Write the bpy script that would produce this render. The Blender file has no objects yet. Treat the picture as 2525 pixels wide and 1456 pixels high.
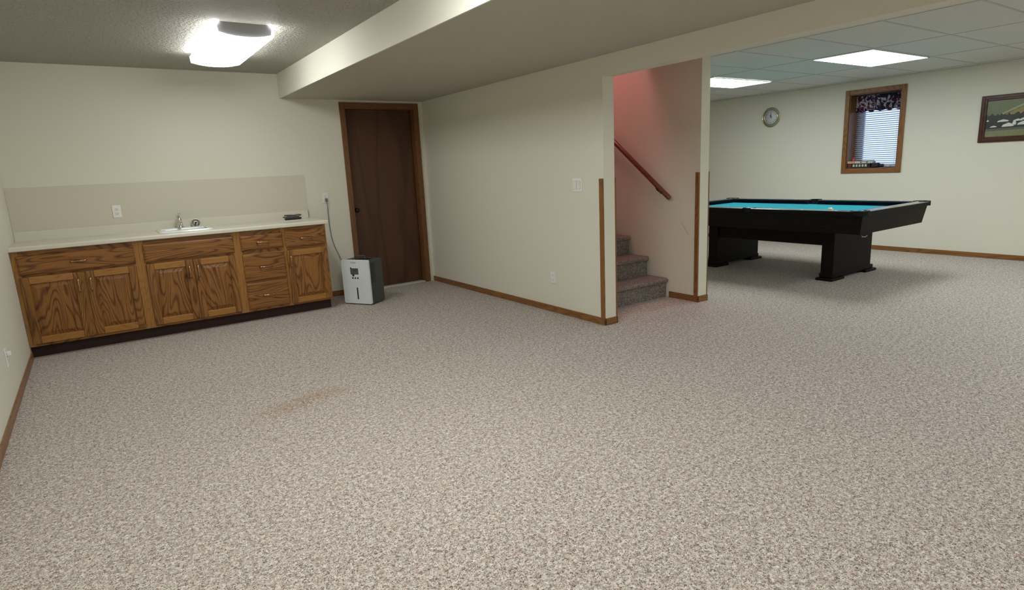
import bpy, bmesh, math, random
from mathutils import Vector, Matrix
random.seed(7)
PI = math.pi
scn = bpy.context.scene
COL = scn.collection

# ------------------------------------------------------------------ camera
CAM_LOC = Vector((0.5755, -6.6848, 1.3401))
YAW, PITCH, ROLL, FPX = 0.6012, -0.2090, -0.0477, 1477.36
fwd = Vector((math.sin(YAW)*math.cos(PITCH), math.cos(YAW)*math.cos(PITCH), math.sin(PITCH)))
rt0 = Vector((math.cos(YAW), -math.sin(YAW), 0))
up0 = rt0.cross(fwd)
rt = math.cos(ROLL)*rt0 + math.sin(ROLL)*up0
up = -math.sin(ROLL)*rt0 + math.cos(ROLL)*up0
cd = bpy.data.cameras.new('camera')
cam = bpy.data.objects.new('camera', cd)
COL.objects.link(cam)
cam.matrix_world = Matrix(((rt.x, up.x, -fwd.x, CAM_LOC.x), (rt.y, up.y, -fwd.y, CAM_LOC.y),
                           (rt.z, up.z, -fwd.z, CAM_LOC.z), (0, 0, 0, 1)))
cd.sensor_fit = 'HORIZONTAL'
cd.sensor_width = 36.0
cd.lens = 36.0*FPX/2525.0
cd.clip_start = 0.02
scn.camera = cam

# ------------------------------------------------------------------ world and exposure
w = bpy.data.worlds.new('daylight')
scn.world = w
w.use_nodes = True
w.node_tree.nodes['Background'].inputs[0].default_value = (0.52, 0.66, 1.0, 1)
w.node_tree.nodes['Background'].inputs[1].default_value = 1.9
vs = scn.view_settings
vs.view_transform = 'Standard'
vs.look = 'None'
vs.gamma = 1.0
vs.use_curve_mapping = False
vs.exposure = 0.0
LAMP_COL = (0.97, 1.0, 1.0)
LENS_E = 14.0        # wraparound fixtures
TROFFER_E = 15.0     # lay-in panels
STAIR_LAMP_W = 26.0

# ------------------------------------------------------------------ materials
MATS = {}
def N(nt, t, **kw):
    n = nt.nodes.new(t)
    for k, v in kw.items():
        setattr(n, k, v)
    return n
def base_mat(name):
    m = bpy.data.materials.new(name)
    m.use_nodes = True
    nt = m.node_tree
    b = nt.nodes['Principled BSDF']
    return m, nt, b
def flat(name, col, rough=0.5, metal=0.0, coat=0.0, bump=0.0, bscale=200.0, spec=0.5, var=0.0):
    m, nt, b = base_mat(name)
    b.inputs['Base Color'].default_value = (*col, 1)
    b.inputs['Roughness'].default_value = rough
    b.inputs['Metallic'].default_value = metal
    b.inputs['Coat Weight'].default_value = coat
    b.inputs['Specular IOR Level'].default_value = spec
    tc = N(nt, 'ShaderNodeTexCoord')
    nz = N(nt, 'ShaderNodeTexNoise')
    nz.inputs['Scale'].default_value = bscale
    nz.inputs['Detail'].default_value = 3
    nt.links.new(tc.outputs['Object'], nz.inputs['Vector'])
    if var > 0:
        mx = N(nt, 'ShaderNodeMix', data_type='RGBA', blend_type='MIX')
        mx.inputs[6].default_value = (*[c*(1-var) for c in col], 1)
        mx.inputs[7].default_value = (*[min(1, c*(1+var)) for c in col], 1)
        nt.links.new(nz.outputs['Fac'], mx.inputs[0])
        nt.links.new(mx.outputs[2], b.inputs['Base Color'])
    if bump > 0:
        bp = N(nt, 'ShaderNodeBump')
        bp.inputs['Strength'].default_value = bump
        bp.inputs['Distance'].default_value = 0.004
        nt.links.new(nz.outputs['Fac'], bp.inputs['Height'])
        nt.links.new(bp.outputs[0], b.inputs['Normal'])
    MATS[name] = m
    return m
def emis(name, col, e):
    m, nt, b = base_mat(name)
    b.inputs['Base Color'].default_value = (0.8, 0.8, 0.8, 1)
    b.inputs['Emission Color'].default_value = (*col, 1)
    b.inputs['Emission Strength'].default_value = e
    MATS[name] = m
    return m
def ramp(nt, stops, interp='LINEAR'):
    r = N(nt, 'ShaderNodeValToRGB')
    r.color_ramp.interpolation = interp
    els = r.color_ramp.elements
    els[0].position = stops[0][0]; els[0].color = (*stops[0][1], 1)
    els[1].position = stops[-1][0]; els[1].color = (*stops[-1][1], 1)
    for p, c in stops[1:-1]:
        e = els.new(p); e.color = (*c, 1)
    return r
def wood(name, light, dark, axis, rough=0.35, rings=19.0, contrast=1.0, coat=0.05, wide=6.5, spec=0.35):
    """contour-line grain: cathedral figure running along `axis`"""
    m, nt, b = base_mat(name)
    tc = N(nt, 'ShaderNodeTexCoord')
    oi = N(nt, 'ShaderNodeObjectInfo')
    off = N(nt, 'ShaderNodeVectorMath', operation='SCALE')
    cmb = N(nt, 'ShaderNodeCombineXYZ')
    for i, f in enumerate((13.1, 7.7, 29.3)):
        mm = N(nt, 'ShaderNodeMath', operation='MULTIPLY'); mm.inputs[1].default_value = f
        nt.links.new(oi.outputs['Random'], mm.inputs[0]); nt.links.new(mm.outputs[0], cmb.inputs[i])
    add = N(nt, 'ShaderNodeVectorMath', operation='ADD')
    nt.links.new(tc.outputs['Object'], add.inputs[0]); nt.links.new(cmb.outputs[0], add.inputs[1])
    def scaled(across, along):
        mp = N(nt, 'ShaderNodeMapping')
        s = [across]*3; s['xyz'.index(axis)] = along
        mp.inputs['Scale'].default_value = s
        nt.links.new(add.outputs[0], mp.inputs['Vector'])
        return mp
    a = scaled(wide, wide*0.16)
    n1 = N(nt, 'ShaderNodeTexNoise'); n1.inputs['Scale'].default_value = 1.0
    n1.inputs['Detail'].default_value = 1.2; n1.inputs['Distortion'].default_value = 0.25
    nt.links.new(a.outputs[0], n1.inputs['Vector'])
    mu = N(nt, 'ShaderNodeMath', operation='MULTIPLY'); mu.inputs[1].default_value = rings*2*PI
    nt.links.new(n1.outputs['Fac'], mu.inputs[0])
    sn = N(nt, 'ShaderNodeMath', operation='SINE'); nt.links.new(mu.outputs[0], sn.inputs[0])
    f1 = scaled(260, 7)
    n2 = N(nt, 'ShaderNodeTexNoise'); n2.inputs['Scale'].default_value = 1.0; n2.inputs['Detail'].default_value = 2
    nt.links.new(f1.outputs[0], n2.inputs['Vector'])
    f2 = scaled(18, 1.2)
    n3 = N(nt, 'ShaderNodeTexNoise'); n3.inputs['Scale'].default_value = 1.0; n3.inputs['Detail'].default_value = 2
    nt.links.new(f2.outputs[0], n3.inputs['Vector'])
    # combine: 0.5 + .2*sin + .5*(n2-.5) + .5*(n3-.5)
    def ma(op, x, y):
        q = N(nt, 'ShaderNodeMath', operation=op)
        for i, v in enumerate((x, y)):
            if isinstance(v, (int, float)): q.inputs[i].default_value = v
            else: nt.links.new(v, q.inputs[i])
        return q.outputs[0]
    sh = ma('SUBTRACT', 1.0, ma('POWER', ma('ADD', ma('MULTIPLY', sn.outputs[0], 0.5), 0.5), 3.2))
    v = ma('MULTIPLY', ma('SUBTRACT', sh, 0.68), 0.40*contrast)
    v = ma('ADD', v, ma('MULTIPLY', ma('SUBTRACT', n2.outputs['Fac'], 0.5), 0.7*contrast))
    v = ma('ADD', v, ma('MULTIPLY', ma('SUBTRACT', n3.outputs['Fac'], 0.5), 0.45*contrast))
    v = ma('ADD', v, 0.55)
    mid = tuple((x+y)/2 for x, y in zip(light, dark))
    r = ramp(nt, [(0.12, dark), (0.45, mid), (0.8, light)])
    nt.links.new(v, r.inputs[0])
    nt.links.new(r.outputs[0], b.inputs['Base Color'])
    b.inputs['Roughness'].default_value = rough
    b.inputs['Specular IOR Level'].default_value = spec
    b.inputs['Coat Weight'].default_value = coat
    b.inputs['Coat Roughness'].default_value = 0.25
    bp = N(nt, 'ShaderNodeBump'); bp.inputs['Strength'].default_value = 0.12; bp.inputs['Distance'].default_value = 0.001
    nt.links.new(v, bp.inputs['Height']); nt.links.new(bp.outputs[0], b.inputs['Normal'])
    MATS[name] = m
    return m

def paint(name, col, bump=0.1, scale=130.0, dist=0.003, scuff=False):
    m, nt, b = base_mat(name)
    b.inputs['Base Color'].default_value = (*col, 1)
    b.inputs['Roughness'].default_value = 0.55
    b.inputs['Specular IOR Level'].default_value = 0.35
    g = N(nt, 'ShaderNodeNewGeometry')
    nz = N(nt, 'ShaderNodeTexNoise'); nz.inputs['Scale'].default_value = scale; nz.inputs['Detail'].default_value = 2
    nt.links.new(g.outputs['Position'], nz.inputs['Vector'])
    bp = N(nt, 'ShaderNodeBump'); bp.inputs['Strength'].default_value = bump; bp.inputs['Distance'].default_value = dist
    nt.links.new(nz.outputs['Fac'], bp.inputs['Height']); nt.links.new(bp.outputs[0], b.inputs['Normal'])
    if scuff:
        sp = N(nt, 'ShaderNodeSeparateXYZ'); nt.links.new(g.outputs['Position'], sp.inputs[0])
        def ma(op, x, y=0.0, z=None):
            q = N(nt, 'ShaderNodeMath', operation=op)
            for i, v in enumerate((x, y) if z is None else (x, y, z)):
                if isinstance(v, (int, float)): q.inputs[i].default_value = v
                else: nt.links.new(v, q.inputs[i])
            return q.outputs[0]
        line = ma('MULTIPLY_ADD', ma('ADD', sp.outputs['Y'], 2.878), 1.307, 0.752)
        d = ma('ABSOLUTE', ma('SUBTRACT', sp.outputs['Z'], line))
        k = ma('MULTIPLY', ma('LESS_THAN', d, 0.0042), ma('LESS_THAN', ma('ABSOLUTE', ma('SUBTRACT', sp.outputs['Z'], 0.694)), 0.058))
        mx = N(nt, 'ShaderNodeMix', data_type='RGBA')
        mx.inputs[6].default_value = (*col, 1); mx.inputs[7].default_value = (col[0]*0.6, col[1]*0.6, col[2]*0.6, 1)
        nt.links.new(k, mx.inputs[0]); nt.links.new(mx.outputs[2], b.inputs['Base Color'])
    MATS[name] = m
    return m
def textured_ceiling(name, col, strength=0.6):
    m, nt, b = base_mat(name)
    b.inputs['Base Color'].default_value = (*col, 1)
    b.inputs['Roughness'].default_value = 0.7
    g = N(nt, 'ShaderNodeNewGeometry')
    nz = N(nt, 'ShaderNodeTexNoise'); nz.inputs['Scale'].default_value = 50; nz.inputs['Detail'].default_value = 4
    nz.inputs['Distortion'].default_value = 0.6
    nt.links.new(g.outputs['Position'], nz.inputs['Vector'])
    r = ramp(nt, [(0.42, (0, 0, 0)), (0.62, (1, 1, 1))])
    nt.links.new(nz.outputs['Fac'], r.inputs[0])
    bp = N(nt, 'ShaderNodeBump'); bp.inputs['Strength'].default_value = strength; bp.inputs['Distance'].default_value = 0.013
    nt.links.new(r.outputs[0], bp.inputs['Height']); nt.links.new(bp.outputs[0], b.inputs['Normal'])
    MATS[name] = m
    return m
def carpet(name, light, mid, dark, pink, stain=False):
    m, nt, b = base_mat(name)
    g = N(nt, 'ShaderNodeNewGeometry')
    nz = N(nt, 'ShaderNodeTexNoise'); nz.inputs['Scale'].default_value = 148; nz.inputs['Detail'].default_value = 2.0
    nz.inputs['Roughness'].default_value = 0.6; nz.inputs['Distortion'].default_value = 1.4
    nt.links.new(g.outputs['Position'], nz.inputs['Vector'])
    r = ramp(nt, [(0.385, dark), (0.455, mid), (0.515, light), (0.60, tuple(min(1, c*1.22) for c in light))])
    nt.links.new(nz.outputs['Fac'], r.inputs[0])
    n2 = N(nt, 'ShaderNodeTexNoise'); n2.inputs['Scale'].default_value = 38; n2.inputs['Detail'].default_value = 3
    nt.links.new(g.outputs['Position'], n2.inputs['Vector'])
    r2 = ramp(nt, [(0.50, (0, 0, 0)), (0.66, (0.55, 0.55, 0.55))])
    nt.links.new(n2.outputs['Fac'], r2.inputs[0])
    mx = N(nt, 'ShaderNodeMix', data_type='RGBA', blend_type='MULTIPLY')
    mx.inputs[7].default_value = (*pink, 1)
    nt.links.new(r2.outputs[0], mx.inputs[0]); nt.links.new(r.outputs[0], mx.inputs[6])
    out = mx.outputs[2]
    n5 = N(nt, 'ShaderNodeTexNoise'); n5.inputs['Scale'].default_value = 52; n5.inputs['Detail'].default_value = 2
    nt.links.new(g.outputs['Position'], n5.inputs['Vector'])
    r5 = ramp(nt, [(0.36, (0.72, 0.70, 0.68)), (0.5, (0.97, 0.96, 0.95)), (0.62, (1.12, 1.12, 1.12))])
    nt.links.new(n5.outputs['Fac'], r5.inputs[0])
    m5 = N(nt, 'ShaderNodeMix', data_type='RGBA', blend_type='MULTIPLY'); m5.inputs[0].default_value = 1.0
    nt.links.new(out, m5.inputs[6]); nt.links.new(r5.outputs[0], m5.inputs[7]); out = m5.outputs[2]
    if stain:
        # faint rusty spill in the pile
        def blob(cx, cy, sx, sy, ang):
            mp = N(nt, 'ShaderNodeMapping', vector_type='TEXTURE')
            mp.inputs['Location'].default_value = (cx, cy, 0)
            mp.inputs['Rotation'].default_value = (0, 0, ang)
            mp.inputs['Scale'].default_value = (sx, sy, 1)
            nt.links.new(g.outputs['Position'], mp.inputs['Vector'])
            gr = N(nt, 'ShaderNodeTexGradient', gradient_type='SPHERICAL')
            nt.links.new(mp.outputs[0], gr.inputs['Vector'])
            return gr.outputs['Fac']
        a = blob(1.60, -3.03, 0.26, 0.13, 0.0); c = blob(1.36, -3.12, 0.28, 0.14, 0.1)
        s = N(nt, 'ShaderNodeMath', operation='ADD'); nt.links.new(a, s.inputs[0]); nt.links.new(c, s.inputs[1])
        n4 = N(nt, 'ShaderNodeTexNoise'); n4.inputs['Scale'].default_value = 14; n4.inputs['Detail'].default_value = 3
        nt.links.new(g.outputs['Position'], n4.inputs['Vector'])
        q = N(nt, 'ShaderNodeMath', operation='MULTIPLY'); nt.links.new(s.outputs[0], q.inputs[0]); nt.links.new(n4.outputs['Fac'], q.inputs[1])
        q2 = N(nt, 'ShaderNodeMath', operation='MULTIPLY'); nt.links.new(q.outputs[0], q2.inputs[0]); q2.inputs[1].default_value = 1.0
        q2.use_clamp = True
        m2 = N(nt, 'ShaderNodeMix', data_type='RGBA', blend_type='MULTIPLY')
        m2.inputs[7].default_value = (0.78, 0.56, 0.40, 1)
        nt.links.new(q2.outputs[0], m2.inputs[0]); nt.links.new(out, m2.inputs[6]); out = m2.outputs[2]
    nt.links.new(out, b.inputs['Base Color'])
    b.inputs['Roughness'].default_value = 0.95
    b.inputs['Specular IOR Level'].default_value = 0.1
    b.inputs['Sheen Weight'].default_value = 0.15
    bp = N(nt, 'ShaderNodeBump'); bp.inputs['Strength'].default_value = 0.8; bp.inputs['Distance'].default_value = 0.006
    nt.links.new(nz.outputs['Fac'], bp.inputs['Height']); nt.links.new(bp.outputs[0], b.inputs['Normal'])
    MATS[name] = m
    return m

WALL = (0.72, 0.70, 0.595)
paint('wall_paint', WALL)
paint('partition_paint', WALL, scuff=True)
paint('rose_paint', (0.62, 0.27, 0.24))
textured_ceiling('ceiling_texture', (0.49, 0.47, 0.405), 0.9)
textured_ceiling('soffit_texture', (0.50, 0.475, 0.405), 0.30)
textured_ceiling('tile_white', (0.68, 0.68, 0.64), 0.12)
flat('tile_grid', (0.50, 0.50, 0.47), 0.5)
CL, CM, CDK, CP = (0.60, 0.550, 0.495), (0.40, 0.347, 0.30), (0.135, 0.106, 0.090), (0.80, 0.60, 0.55)
carpet('carpet', CL, CM, CDK, CP, stain=True)
carpet('carpet_stairs_shaded', tuple(c*0.50 for c in CL), tuple(c*0.42 for c in CM), CDK, CP)  # same carpet, with the stairwell's shade darkened into its colours
OL, OD = (0.315, 0.136, 0.031), (0.060, 0.019, 0.005)
wood('oak_x', OL, OD, 'x'); wood('oak_y', OL, OD, 'y'); wood('oak_z', OL, OD, 'z')
wood('oak_plain_z', (0.42, 0.20, 0.045), (0.22, 0.092, 0.022), 'z', contrast=.6)
wood('oak_plain_x', (0.42, 0.20, 0.045), (0.22, 0.092, 0.022), 'x', contrast=.6)
TL, TD = (0.22, 0.098, 0.034), (0.085, 0.034, 0.011)
wood('trim_x', TL, TD, 'x', contrast=.55); wood('trim_y', TL, TD, 'y', contrast=.55); wood('trim_z', TL, TD, 'z', contrast=.55)
wood('base_x', (0.27, 0.12, 0.035), (0.145, 0.06, 0.017), 'x')
wood('base_y', (0.27, 0.12, 0.035), (0.145, 0.06, 0.017), 'y')
wood('base_z', (0.27, 0.12, 0.035), (0.145, 0.06, 0.017), 'z')
wood('door_veneer', (0.098, 0.040, 0.019), (0.056, 0.023, 0.0115), 'z', rough=0.4, rings=4, contrast=0.9, wide=3.0)
wood('toe_wood', (0.035, 0.012, 0.008), (0.02, 0.008, 0.005), 'x', rough=0.6)
wood('rail_wood', (0.20, 0.055, 0.025), (0.10, 0.025, 0.012), 'y', rough=0.25, coat=0.5)
wood('black_wood_y', (0.009, 0.0065, 0.0055), (0.004, 0.003, 0.0025), 'y', rough=0.5, coat=0.0, spec=0.12)
wood('black_wood_x', (0.009, 0.0065, 0.0055), (0.004, 0.003, 0.0025), 'x', rough=0.5, coat=0.0, spec=0.12)
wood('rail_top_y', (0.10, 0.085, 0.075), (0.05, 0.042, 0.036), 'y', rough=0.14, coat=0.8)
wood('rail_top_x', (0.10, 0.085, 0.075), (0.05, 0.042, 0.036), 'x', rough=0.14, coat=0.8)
wood('frame_dark_y', (0.085, 0.028, 0.014), (0.035, 0.012, 0.007), 'y', rough=0.3)
wood('frame_dark_z', (0.085, 0.028, 0.014), (0.035, 0.012, 0.007), 'z', rough=0.3)
flat('laminate', (0.70, 0.665, 0.545), 0.32, var=0.03, bscale=900, coat=0.1)
flat('splash_laminate', (0.63, 0.59, 0.48), 0.4, var=0.03, bscale=900)
flat('porcelain', (0.80, 0.82, 0.80), 0.12, coat=0.6)
flat('chrome', (0.75, 0.74, 0.73), 0.12, metal=1)
flat('dull_steel', (0.55, 0.55, 0.50), 0.3, metal=1)
flat('antique_brass', (0.55, 0.36, 0.22), 0.22, metal=1)
flat('brass', (0.62, 0.55, 0.33), 0.25, metal=1)
flat('dark_bronze', (0.03, 0.02, 0.015), 0.35, metal=0.6)
flat('white_plastic', (0.80, 0.80, 0.76), 0.35)
flat('slot_dark', (0.05, 0.05, 0.045), 0.6)
flat('panel_white', (0.70, 0.745, 0.76), 0.3, coat=0.2)
flat('body_grey', (0.062, 0.068, 0.070), 0.5, bump=0.05)
flat('black_plastic', (0.010, 0.010, 0.010), 0.45)
flat('handle_grey', (0.085, 0.08, 0.078), 0.45)
flat('cord_grey', (0.17, 0.17, 0.15), 0.5)
flat('lcd', (0.10, 0.12, 0.10), 0.15, coat=0.5)
flat('lcd_dark', (0.03, 0.035, 0.03), 0.3)
flat('logo_grey', (0.36, 0.36, 0.36), 0.5)
flat('paper_white', (0.75, 0.75, 0.70), 0.7)
flat('fixture_cap', (0.26, 0.25, 0.26), 0.5)
flat('fixture_white', (0.75, 0.75, 0.72), 0.4)
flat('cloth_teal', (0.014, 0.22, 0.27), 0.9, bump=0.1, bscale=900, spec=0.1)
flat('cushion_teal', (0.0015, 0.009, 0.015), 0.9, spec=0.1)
flat('pocket_black', (0.005, 0.006, 0.007), 0.55, spec=0.2)
flat('inlay', (0.75, 0.75, 0.70), 0.3)
flat('cue_ball', (0.50, 0.50, 0.44), 0.12, coat=0.6)
flat('clock_white', (0.62, 0.66, 0.70), 0.4)
flat('clock_ink', (0.05, 0.055, 0.06), 0.5)
flat('blind_white', (0.62, 0.66, 0.72), 0.45)
flat('red_plastic', (0.45, 0.03, 0.04), 0.35)
flat('dark_red', (0.11, 0.018, 0.015), 0.6)
flat('tan_card', (0.50, 0.34, 0.19), 0.6)
flat('cream_card', (0.52, 0.50, 0.42), 0.6)
flat('vinyl_sash', (0.60, 0.62, 0.62), 0.4)
flat('threshold_metal', (0.62, 0.58, 0.52), 0.35)
for sfx, kk in (('a', .85), ('b', 1.95), ('c', 1.25)):
    emis('lens_glow_'+sfx, LAMP_COL, LENS_E*kk)
    emis('lens_side_'+sfx, LAMP_COL, LENS_E*kk*1.05)
emis('troffer_glow', (0.93, 1.0, 1.0), TROFFER_E)

def mix_transparent(name, col, fac, rough=0.05):
    m, nt, b = base_mat(name)
    b.inputs['Base Color'].default_value = (*col, 1); b.inputs['Roughness'].default_value = rough
    tr = N(nt, 'ShaderNodeBsdfTransparent'); mx = N(nt, 'ShaderNodeMixShader'); mx.inputs[0].default_value = fac
    o = nt.nodes['Material Output']
    nt.links.new(tr.outputs[0], mx.inputs[1]); nt.links.new(b.outputs[0], mx.inputs[2]); nt.links.new(mx.outputs[0], o.inputs[0])
    MATS[name] = m
mix_transparent('window_glass', (0.8, 0.85, 0.9), 0.08)
mix_transparent('clear_bag', (0.9, 0.9, 0.88), 0.07, 0.12)
def slat_mat():
    m, nt, b = base_mat('slat')
    b.inputs['Base Color'].default_value = (0.60, 0.64, 0.72, 1); b.inputs['Roughness'].default_value = 0.4
    t = N(nt, 'ShaderNodeBsdfTranslucent'); t.inputs[0].default_value = (0.55, 0.62, 0.75, 1)
    mx = N(nt, 'ShaderNodeMixShader'); mx.inputs[0].default_value = 0.35
    o = nt.nodes['Material Output']
    nt.links.new(b.outputs[0], mx.inputs[1]); nt.links.new(t.outputs[0], mx.inputs[2]); nt.links.new(mx.outputs[0], o.inputs[0])
    MATS['slat'] = m
slat_mat()
def floral():
    m, nt, b = base_mat('floral_cloth')
    tc = N(nt, 'ShaderNodeTexCoord')
    n1 = N(nt, 'ShaderNodeTexNoise'); n1.inputs['Scale'].default_value = 13; n1.inputs['Detail'].default_value = 2.5; n1.inputs['Distortion'].default_value = 1.3
    nt.links.new(tc.outputs['Object'], n1.inputs['Vector'])
    n2 = N(nt, 'ShaderNodeTexNoise'); n2.inputs['Scale'].default_value = 6; n2.inputs['Detail'].default_value = 1
    nt.links.new(tc.outputs['Object'], n2.inputs['Vector'])
    base = ramp(nt, [(0.50, (0.008, 0.008, 0.030)), (0.58, (0.07, 0.010, 0.022))])
    nt.links.new(n2.outputs['Fac'], base.inputs[0])
    r = ramp(nt, [(0.50, (0, 0, 0)), (0.545, (1, 1, 1)), (0.60, (1, 1, 1)), (0.66, (0, 0, 0))])
    nt.links.new(n1.outputs['Fac'], r.inputs[0])
    mx = N(nt, 'ShaderNodeMix', data_type='RGBA'); mx.inputs[7].default_value = (0.42, 0.38, 0.45, 1)
    nt.links.new(r.outputs[0], mx.inputs[0]); nt.links.new(base.outputs[0], mx.inputs[6])
    nt.links.new(mx.outputs[2], b.inputs['Base Color'])
    b.inputs['Roughness'].default_value = 0.9
    MATS['floral_cloth'] = m
floral()
for nm, c in (('field_green', (0.135, 0.16, 0.075)), ('field_gold', (0.27, 0.20, 0.065)), ('track_pale', (0.30, 0.31, 0.22)),
              ('tree_dark', (0.022, 0.024, 0.018)), ('roof_white', (0.66, 0.68, 0.63)), ('lawn_olive', (0.20, 0.21, 0.095)),
              ('yard_grey', (0.10, 0.10, 0.09))):
    flat(nm, c, 0.35, var=0.25, bscale=35)

# ------------------------------------------------------------------ mesh helpers
class MB:
    def __init__(s):
        s.bm = bmesh.new(); s.mats = []
    def mi(s, mat):
        if mat not in s.mats: s.mats.append(mat)
        return s.mats.index(mat)
    def _fin(s, faces, mat, smooth=False):
        k = s.mi(mat)
        for f in faces:
            f.material_index = k; f.smooth = smooth
    def box(s, x0, x1, y0, y1, z0, z1, mat, bev=0.0, seg=2):
        x0, x1 = min(x0, x1), max(x0, x1); y0, y1 = min(y0, y1), max(y0, y1); z0, z1 = min(z0, z1), max(z0, z1)
        t = bmesh.new()
        v = [t.verts.new(p) for p in ((x0, y0, z0), (x1, y0, z0), (x1, y1, z0), (x0, y1, z0), (x0, y0, z1), (x1, y0, z1), (x1, y1, z1), (x0, y1, z1))]
        for q in ((0, 3, 2, 1), (4, 5, 6, 7), (0, 1, 5, 4), (1, 2, 6, 5), (2, 3, 7, 6), (3, 0, 4, 7)):
            t.faces.new([v[i] for i in q])
        if bev > 0:
            bmesh.ops.bevel(t, geom=list(t.edges), offset=bev, segments=seg, affect='EDGES', profile=0.5)
        s.merge(t, mat)
        return s
    def merge(s, t, mat, smooth=False, mtx=None):
        mp = {}
        for v in t.verts:
            co = mtx @ v.co if mtx is not None else v.co
            mp[v] = s.bm.verts.new(co)
        fs = []
        for f in t.faces:
            try: fs.append(s.bm.faces.new([mp[v] for v in f.verts]))
            except ValueError: pass
        s._fin(fs, mat, smooth)
        t.free()
    def poly(s, pts, mat, smooth=False):
        s._fin([s.bm.faces.new([s.bm.verts.new(p) for p in pts])], mat, smooth)
    def loops(s, rings, mat, close=True, cap0=False, cap1=False, smooth=True):
        vr = [[s.bm.verts.new(p) for p in r] for r in rings]
        fs = []
        n = len(vr[0])
        for a, b in zip(vr[:-1], vr[1:]):
            for i in range(n if close else n-1):
                j = (i+1) % n
                fs.append(s.bm.faces.new((a[i], a[j], b[j], b[i])))
        s._fin(fs, mat, smooth)
        caps = []
        if cap0: caps.append(s.bm.faces.new(list(reversed(vr[0]))))
        if cap1: caps.append(s.bm.faces.new(vr[-1]))
        s._fin(caps, mat, False)
        return s
    def tube(s, pts, r, mat, seg=12, caps=True, closed=False):
        pts = [Vector(p) for p in pts]
        rr = r if isinstance(r, (list, tuple)) else [r]*len(pts)
        rings = []
        prev = None
        for i, p in enumerate(pts):
            if closed:
                d = pts[(i+1) % len(pts)]-pts[i-1]
            else:
                d = (pts[min(i+1, len(pts)-1)]-pts[max(i-1, 0)])
            d.normalize()
            if prev is None:
                a = Vector((0, 0, 1)) if abs(d.z) < 0.9 else Vector((1, 0, 0))
                u = d.cross(a).normalized()
            else:
                u = (prev - d*prev.dot(d)).normalized()
            prev = u
            v = d.cross(u)
            rings.append([p+rr[i]*(math.cos(t)*u+math.sin(t)*v) for t in (2*PI*k/seg for k in range(seg))])
        if closed: rings.append(rings[0])
        return s.loops(rings, mat, cap0=caps and not closed, cap1=caps and not closed)
    def lathe(s, prof, mat, mtx=Matrix(), seg=32, cap0=False, cap1=False, smooth=True):
        """prof (r,z) about local z, placed by mtx"""
        rings = [[mtx @ Vector((r*math.cos(2*PI*k/seg), r*math.sin(2*PI*k/seg), z)) for k in range(seg)] for r, z in prof]
        return s.loops(rings, mat, cap0=cap0, cap1=cap1, smooth=smooth)
    def prism(s, pts, axis, a0, a1, mat, smooth=False):
        """pts 2D outline extruded along axis"""
        def P(u, v, w):
            return {'x': (w, u, v), 'y': (u, w, v), 'z': (u, v, w)}[axis]
        return s.loops([[P(u, v, a0) for u, v in pts], [P(u, v, a1) for u, v in pts]], mat, cap0=True, cap1=True, smooth=smooth)
    def sphere(s, c, r, mat, sc=(1, 1, 1)):
        t = bmesh.new(); bmesh.ops.create_uvsphere(t, u_segments=24, v_segments=14, radius=r)
        s.merge(t, mat, True, Matrix.Translation(c) @ Matrix.Diagonal((*sc, 1)))
        return s
    def out(s, name, parent=None, local=False, origin=None):
        bmesh.ops.remove_doubles(s.bm, verts=s.bm.verts, dist=1e-6)
        bmesh.ops.recalc_face_normals(s.bm, faces=s.bm.faces)
        vs_ = [v.co for v in s.bm.verts]
        mn = Vector([min(c[i] for c in vs_) for i in range(3)]); mx = Vector([max(c[i] for c in vs_) for i in range(3)])
        o = Vector(origin) if origin is not None else Vector(((mn.x+mx.x)/2, (mn.y+mx.y)/2, mn.z))
        bmesh.ops.translate(s.bm, verts=s.bm.verts, vec=-o)
        me = bpy.data.meshes.new(name); s.bm.to_mesh(me); s.bm.free()
        for m in s.mats: me.materials.append(MATS[m])
        ob = bpy.data.objects.new(name, me); COL.objects.link(ob)
        if parent is not None:
            ob.parent = parent
            if local: ob.location = o
            else:
                base = Vector((0, 0, 0)); q = parent
                while q is not None: base += q.location; q = q.parent
                ob.location = o-base
        else: ob.location = o
        return ob
def thing(name, label, cat, loc=(0, 0, 0), rz=0.0, group=None):
    o = bpy.data.objects.new(name, None); COL.objects.link(o)
    o.empty_display_size = 0.1
    o.location = loc; o.rotation_euler = (0, 0, rz)
    return tag(o, label, cat, group)
def tag(o, label, cat, group=None):
    o['label'] = label; o['category'] = cat
    if group: o['group'] = group
    return o
def struct(o, label=None):
    o['kind'] = 'structure'
    if label: o['label'] = label
    return o
def B(*a, **k):
    m = MB(); return m.box(*a, **k)
def lab(o, t):
    o['label'] = t; return o
def copy_tree(o, parent=None):
    c = o.copy(); COL.objects.link(c)
    if parent is not None: c.parent = parent
    for ch in list(o.children): copy_tree(ch, c)
    return c

# ------------------------------------------------------------------ the setting
XS, T = 3.99, 0.12                 # wall beside the stairs
YE = -3.087                        # its free end
XP0, XP1 = 5.195, 5.315            # partition on the far side of the stairs
XW = 9.39                          # window wall
ZC, ZS, ZH, ZT = 2.3955, 2.157, 2.007, 2.274
YF, YB = -8.8, 1.3                 # behind the camera, back of the pool room
DX0, DX1, DZ = 3.036, 3.874, 2.075 # doorway

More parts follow.
